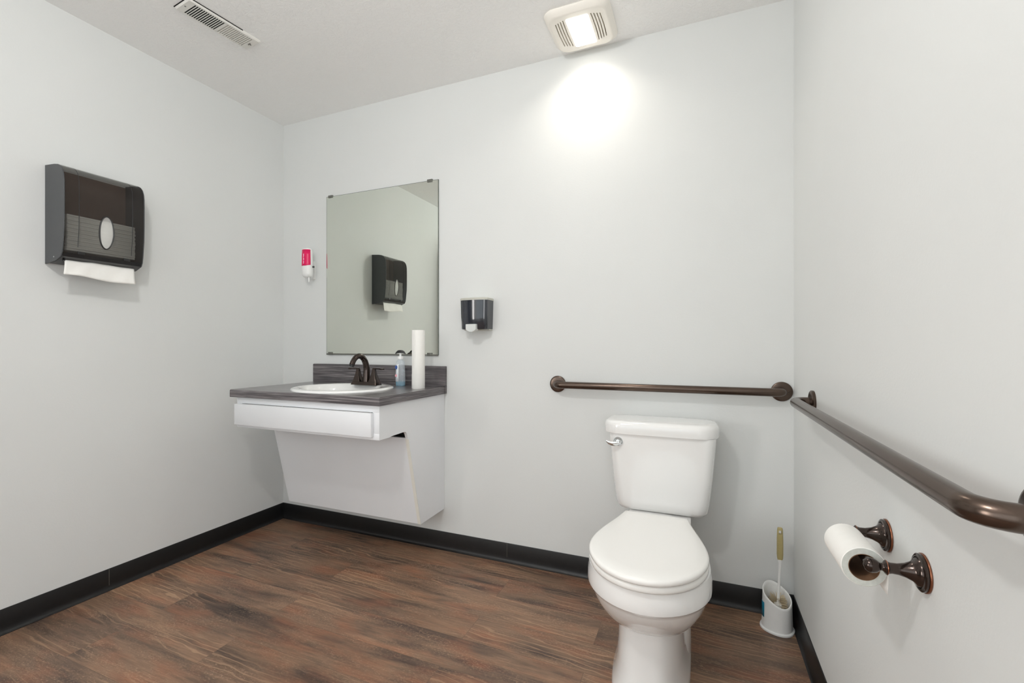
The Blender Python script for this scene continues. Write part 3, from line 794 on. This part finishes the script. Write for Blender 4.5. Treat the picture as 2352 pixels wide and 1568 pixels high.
bm = nb(); tube(bm, [(XR - .073, .962, hz2), (XR - .073, 1.106, hz2)], .0075, 20); obj('roller', bm, M['bronze_dark'], h)
trx, trz = XR - .0765, hz2 + .0075 - .0215
tp = thing('toilet_paper_roll', 'nearly used toilet paper roll hanging on the bronze holder', 'toilet paper', (trx, 1.03, trz))
def ringlathe(y0, y1, ro, ri):
    return lathe(nb(), [(y0, ri), (y0, ro - .001), (y0 + .001, ro), (y1 - .001, ro), (y1, ro - .001), (y1, ri)], (trx, 0, trz), 'y', 48, ring=True)
bm = ringlathe(.9745, 1.0925, .0340, .0232); o = obj('paper', bm, M['paper'], tp, smooth=40, mats=[M['paper_end']])
for pl_ in o.data.polygons:
    if abs(pl_.normal.y) > .8: pl_.material_index = 1
bm = nb(); V = []
for y in (.9740, 1.0930):
    for r_ in (.0222, .0230): V.append([(trx + r_ * math.cos(2 * PI * k / 40), y, trz + r_ * math.sin(2 * PI * k / 40)) for k in range(40)])
loft(bm, [V[1], V[0], V[2], V[3], V[1]], False, False); obj('cardboard_core', bm, M['card'], tp, smooth=40)
bm = nb(); V = []
for q in range(5):
    V.append([(trx + .0343 + .0006 * math.sin(q), y, trz - .002 - .010 * q) for y in (.9750, 1.0330, 1.0920)])
loft(bm, V, False, False, closed=False); ls = obj('loose_tail', bm, M['paper'], tp); sd = ls.modifiers.new('s', 'SOLIDIFY'); sd.thickness = .0005

# ------------------------------------------------------------------ toilet
tc = -.1465
t = thing('toilet', 'white two-piece toilet with closed lid standing below the grab bar', 'toilet', (tc, 1.75, 0))
def outline(yf, yc, yb, w, wb, z, n=28, L=None, cx=tc):
    """closed ring, front (low y) elliptical, back tapering to half width wb"""
    P = []
    for k in range(n + 1):              # right side: front -> back
        if k <= n // 2:
            a_ = PI / 2 * k / (n // 2)
            y = yc - (yc - yf) * math.cos(a_); hw = w * math.sin(a_)
        else:
            s_ = (k - n // 2) / (n - n // 2)
            y = yc + (yb - yc) * s_
            e = s_ * s_ * (3 - 2 * s_)
            hw = w + (wb - w) * (e * .55 + .45 * s_ ** 1.6)
        P.append((hw, y))
    R = [(cx + hw, y, z) for hw, y in P] + [(cx - hw, y, z) for hw, y in reversed(P[1:])]
    return R
def scl(ring, d):
    cx = sum(p[0] for p in ring) / len(ring); cy = (min(p[1] for p in ring) + max(p[1] for p in ring)) / 2
    hx = max(p[0] for p in ring) - cx; hy = max(p[1] for p in ring) - cy
    return [(cx + (p[0] - cx) * (hx - d) / hx, cy + (p[1] - cy) * (hy - d) / hy, p[2]) for p in ring]
def setz(ring, z): return [(p[0], p[1], z) for p in ring]
# bowl
bm = nb()
ol = lambda yf, yb, w, wb, z: outline(yf, 1.47, yb, w, wb, z)
rings = [setz(scl(ol(1.262, 1.86, .176, .105, 0), .004), .4120), ol(1.260, 1.862, .179, .108, .408), ol(1.256, 1.865, .183, .112, .385), ol(1.254, 1.868, .1845, .114, .362), ol(1.256, 1.868, .184, .114, .3515),
         ol(1.262, 1.868, .179, .113, .3475), ol(1.268, 1.868, .174, .112, .335), ol(1.286, 1.868, .163, .110, .305), ol(1.318, 1.868, .146, .107, .270), ol(1.355, 1.868, .124, .102, .240), ol(1.395, 1.868, .101, .096, .218), ol(1.425, 1.868, .088, .090, .200), ol(1.44, 1.868, .08, .086, .12)]
loft(bm, rings)
# deck carrying the tank
loft(bm, [rrect(tc, 1.905, .100, .100, .04, .20), rrect(tc, 1.905, .112, .118, .04, .30), rrect(tc, 1.905, .118, .130, .04, .372), rrect(tc, 1.905, .118, .130, .04, .4020), rrect(tc, 1.905, .112, .124, .036, .4060)])
# pedestal
def pedr(yf, yb, w, z, e=3.0):
    R = ellipse(tc, (yf + yb) / 2, w, (yb - yf) / 2, z, 64, e); return R
loft(bm, [pedr(1.352, 1.955, .122, 0), pedr(1.350, 1.955, .1225, .010), pedr(1.356, 1.950, .119, .024), pedr(1.366, 1.945, .1105, .055), pedr(1.374, 1.94, .1045, .10), pedr(1.378, 1.935, .1015, .16), pedr(1.380, 1.93, .0995, .22), pedr(1.382, 1.93, .0985, .262), pedr(1.40, 1.92, .090, .30)])
# trapway bulges at the sides
for s_ in (-1, 1):
    loft(bm, [ellipse(tc + s_ * .088, 1.70, .034, .10, 0.0, 32), ellipse(tc + s_ * .088, 1.70, .034, .10, .05, 32), ellipse(tc + s_ * .086, 1.69, .035, .105, .12, 32), ellipse(tc + s_ * .082, 1.68, .034, .10, .17, 32), ellipse(tc + s_ * .074, 1.67, .028, .085, .21, 32), ellipse(tc + s_ * .062, 1.67, .014, .05, .232, 32)])
obj('bowl', bm, M['porcelain'], t, smooth=42)
for s_ in (-1, 1):
    bm = nb(); lathe(bm, [(0, .017), (.006, .0165), (.013, .012), (.017, .004), (.0172, 0)], (tc + s_ * .096, 1.545, .022), 'z', 24); obj('bolt_cap', bm, M['porcelain'], t)
# seat + lid
so = outline(1.246, 1.450, 1.748, .1745, .108, 0)
bm = nb(); loft(bm, [setz(scl(so, .008), .4125), setz(scl(so, .002), .4150), setz(so, .4200), setz(so, .4290), setz(scl(so, .003), .4335), setz(scl(so, .012), .4350)])
seat = obj('seat', bm, M['seat'], t, smooth=50)
lo = outline(1.238, 1.448, 1.742, .1745, .1110, 0)
bm = nb(); loft(bm, [setz(scl(lo, .010), .4360), setz(scl(lo, .003), .4375), setz(lo, .4420), setz(lo, .4490), setz(scl(lo, .0025), .4530), setz(scl(lo, .008), .4555), setz(scl(lo, .024), .4572), setz(scl(lo, .028), .4580), setz(scl(lo, .05), .4588), setz(scl(lo, .10), .4592)])
obj('seat_lid', bm, M['seat'], t, smooth=50)
for s_ in (-1, 1):
    bm = nb(); box(bm, tc + s_ * .075 - .018, tc + s_ * .075 + .018, 1.735, 1.775, .4060, .4350, .006, 3); obj('hinge', bm, M['seat'], t)
# tank
bm = nb()
ty = lambda h, yf, yb, r, z: rrect(tc + .006, (yf + yb) / 2, h, (yb - yf) / 2, r, z, 8)
loft(bm, [ty(.150, 1.900, 2.030, .04, .4070), ty(.166, 1.884, 2.040, .045, .4110), ty(.174, 1.876, 2.045, .045, .4250), ty(.1785, 1.872, 2.048, .045, .455), ty(.190, 1.865, 2.052, .042, .56), ty(.200, 1.860, 2.056, .040, .68), ty(.203, 1.858, 2.058, .040, .7180)])
obj('tank', bm, M['porcelain'], t, smooth=60)
bm = nb()
ly_ = lambda d, z: rrect(tc, 1.9525, .2190 - d, .1085 - d, .078 - d * .6, z, 12)
loft(bm, [ly_(.006, .7180), ly_(.001, .7190), ly_(0, .7230), ly_(0, .7500), ly_(.002, .7580), ly_(.006, .7640), ly_(.014, .7685), ly_(.030, .7705), ly_(.06, .7712)])
obj('tank_lid', bm, M['porcelain'], t, smooth=60)
lv = thing('x', '', '', (0, 0, 0)); bpy.data.objects.remove(lv)
bm = nb(); lathe(bm, [(-.001, .0185), (.003, .0185), (.006, .0165), (.009, .0120), (.0145, .0110), (.016, .0095), (.0165, 0)], (-.3015, 1.8605, .6860), '-y', 32); fl = obj('flush_lever', bm, M['chrome'], t, smooth=50)
bm = nb()
pts = [(-.2955, 1.8400, .6835), (-.3080, 1.8370, .6800), (-.3220, 1.8350, .6795), (-.3360, 1.8340, .6830), (-.3460, 1.8345, .6890)]
rr_ = [(.0040, .0090), (.0040, .0095), (.0036, .0085), (.0030, .0065), (.0018, .0030)]
R = []
for (x, y, z), (a_, b_) in zip(pts, rr_):
    R.append([(x + .2 * b_ * math.sin(2 * PI * k / 16), y + a_ * math.cos(2 * PI * k / 16), z + b_ * math.sin(2 * PI * k / 16)) for k in range(16)])
loft(bm, R); obj('lever_arm', bm, M['chrome'], fl, smooth=60)

# ------------------------------------------------------------------ toilet brush and its holder
qx, qy = .2745, 1.975
hd = thing('brush_holder', 'white plastic toilet brush holder with a sloping rim, in the corner behind the toilet', 'brush holder', (qx, qy, 0))
ang = math.radians(-24)
def bring(a_, b_, z, slope=0, n=48, e=2.3):
    R = []
    for x, y, _ in ellipse(0, 0, a_, b_, 0, n, e):
        X = qx + x * math.cos(ang) - y * math.sin(ang); Y = qy + x * math.sin(ang) + y * math.cos(ang)
        # rim falls towards the front right
        R.append((X, Y, z + slope * (-(X - qx) * .55 + (Y - qy) * .85)))
    return R
SL = .62
bm = nb()
loft(bm, [bring(.053, .053, 0), bring(.0570, .0555, .001), bring(.0570, .0555, .0065), bring(.0540, .0525, .0085), bring(.0515, .050, .0100), bring(.0495, .0485, .06), bring(.0480, .0480, .122, SL), bring(.0478, .0478, .1265, SL),
          bring(.0460, .0460, .1285, SL), bring(.0435, .0435, .1270, SL), bring(.0425, .0425, .120, SL), bring(.042, .042, .02), bring(.03, .03, .012)])
obj('cup', bm, M['white_pl'], hd, smooth=50)
bm = nb(); R = []
for z in (.045, .075, .100):
    ring = bring(.0500 - (z > .06) * .0006, .0490 - (z > .06) * .0006, z, 0)
    R.append(ring[27:32])
loft(bm, R, False, False, closed=False); lb = obj('side_label', bm, M['label_teal'], hd, smooth=60); sd = lb.modifiers.new('s', 'SOLIDIFY'); sd.thickness = .0008
# brush
bh = thing('toilet_brush', 'toilet brush with olive-beige grip and white stem standing in its holder', 'toilet brush', (qx, qy, .02))
tx, tyy = .2845, 1.978
bm = nb(); tube(bm, [(tx - .008, tyy - .010, .098), (tx - .005, tyy - .007, .15), (tx - .002, tyy - .003, .215), (tx, tyy, .245), (tx, tyy, .262)], [.0052, .0045, .0042, .0055, .0085], 20); obj('stem', bm, M['white_pl'], bh)
bm = nb(); lathe(bm, [(0, .010), (.003, .0125), (.012, .0125), (.016, .009), (.018, 0)], (tx - .009, tyy - .011, .0855), 'z', 28, 1.15, 1); obj('collar', bm, M['white_pl'], bh)
bm = nb()
loft(bm, [rrect(tx, tyy, .0070, .0050, .004, .2560), rrect(tx, tyy, .0098, .0068, .005, .2680), rrect(tx, tyy, .0108, .0078, .006, .2820), rrect(tx, tyy, .0106, .0080, .006, .335), rrect(tx, tyy, .0092, .0068, .005, .375), rrect(tx, tyy, .0082, .0058, .004, .3810), rrect(tx, tyy, .0065, .0045, .003, .3825)])
o = obj('grip', bm, M['grip'], bh, smooth=40)
c = nb(); box(c, tx - .0048, tx + .0048, tyy - .02, tyy + .02, .3585, .3730); cut(o, c)
bm = nb()
for k in range(5): box(bm, tx - .0095, tx - .0045, tyy - .0088, tyy - .0070, .300 + k * .009, .3025 + k * .009, .0005)
obj('grip_ribs', bm, M['grip'], bh)
bm = nb()
random.seed(3)
for k in range(900):
    th = random.uniform(0, 2 * PI); ph = random.uniform(-.9, .9)
    c0 = Vector((qx + .002, qy + .004, .085)) + Vector((0, 0, ph * .022))
    d = Vector((math.cos(th) * math.cos(ph * .8), math.sin(th) * math.cos(ph * .8), math.sin(ph * .9))).normalized()
    p0 = c0 + d * .009; p1 = c0 + d * random.uniform(.030, .035)
    u = d.cross(Vector((0, 0, 1))).normalized() * .00045; w = d.cross(u).normalized() * .00045
    a_ = [bm.verts.new(p0 + q) for q in (u, w, -u - w)]; b_ = [bm.verts.new(p1 + q) for q in (u, w, -u - w)]
    for i in range(3): bm.faces.new((a_[i], a_[(i + 1) % 3], b_[(i + 1) % 3], b_[i]))
    bm.faces.new(b_)
bmesh.ops.create_uvsphere(bm, u_segments=20, v_segments=12, radius=.014, matrix=Matrix.Translation((qx + .002, qy + .004, .085)))
obj('bristles', bm, M['bristle'], bh, smooth=40)

# ------------------------------------------------------------------ lights
def area(name, loc, tgt, size, energy, col, sy=None, spread=PI):
    l = bpy.data.lights.new(name, 'AREA'); l.energy = energy; l.color = col[:3]; l.size = size
    if sy: l.shape = 'RECTANGLE'; l.size_y = sy
    l.spread = spread
    o = bpy.data.objects.new(name, l); COL.objects.link(o); o.location = loc
    o.rotation_euler = (Vector(tgt) - Vector(loc)).to_track_quat('-Z', 'Y').to_euler(); return o
area('fan_lamp', (fc.x, fc.y + .002, ZC - .029), (fc.x, fc.y + .002, 0), .088, 1.45, (1, .93, .83), .178, math.radians(135))
area('fill_front', ((WF[0] + WF[1]) / 2, YF - T - .02, (WF[2] + WF[3]) / 2), ((WF[0] + WF[1]) / 2, 2, (WF[2] + WF[3]) / 2), WF[1] - WF[0], 17, (.88, .96, 1), WF[3] - WF[2])  # fill light added outside the made-up window wall
area('fill_right', (XR + T + .02, (WR[0] + WR[1]) / 2, (WR[2] + WR[3]) / 2), (-3, (WR[0] + WR[1]) / 2, (WR[2] + WR[3]) / 2), WR[1] - WR[0], 22, (.98, .99, 1), WR[3] - WR[2])  # fill light added outside the made-up right window
area('fill_left', (XL - T - .02, (WL[0] + WL[1]) / 2, (WL[2] + WL[3]) / 2), (3, (WL[0] + WL[1]) / 2, (WL[2] + WL[3]) / 2), WL[1] - WL[0], 38, (1, .97, .94), WL[3] - WL[2])  # fill light added outside the made-up left window

w = bpy.data.worlds.new('world'); S.world = w; w.use_nodes = True
w.node_tree.nodes['Background'].inputs[0].default_value = (.8, .85, .9, 1)
w.node_tree.nodes['Background'].inputs[1].default_value = .3

# ------------------------------------------------------------------ camera
cd = bpy.data.cameras.new('camera'); cam = bpy.data.objects.new('camera', cd); COL.objects.link(cam)
cam.location = (0, 0, CAM_H); cam.rotation_euler = (PI / 2, 0, .391)
cd.sensor_width = 36; cd.lens = 1041.4 * 36 / 2352; cd.shift_y = 7.07 / 2352
cd.clip_start = .02
S.camera = cam

S.view_settings.view_transform = 'Standard'; S.view_settings.look = 'None'
S.view_settings.gamma = 1; S.view_settings.use_curve_mapping = False
S.view_settings.exposure = 0.0
S.cycles.use_denoising = True
S.cycles.max_bounces = 12; S.cycles.diffuse_bounces = 8; S.cycles.glossy_bounces = 6; S.cycles.transparent_max_bounces = 12
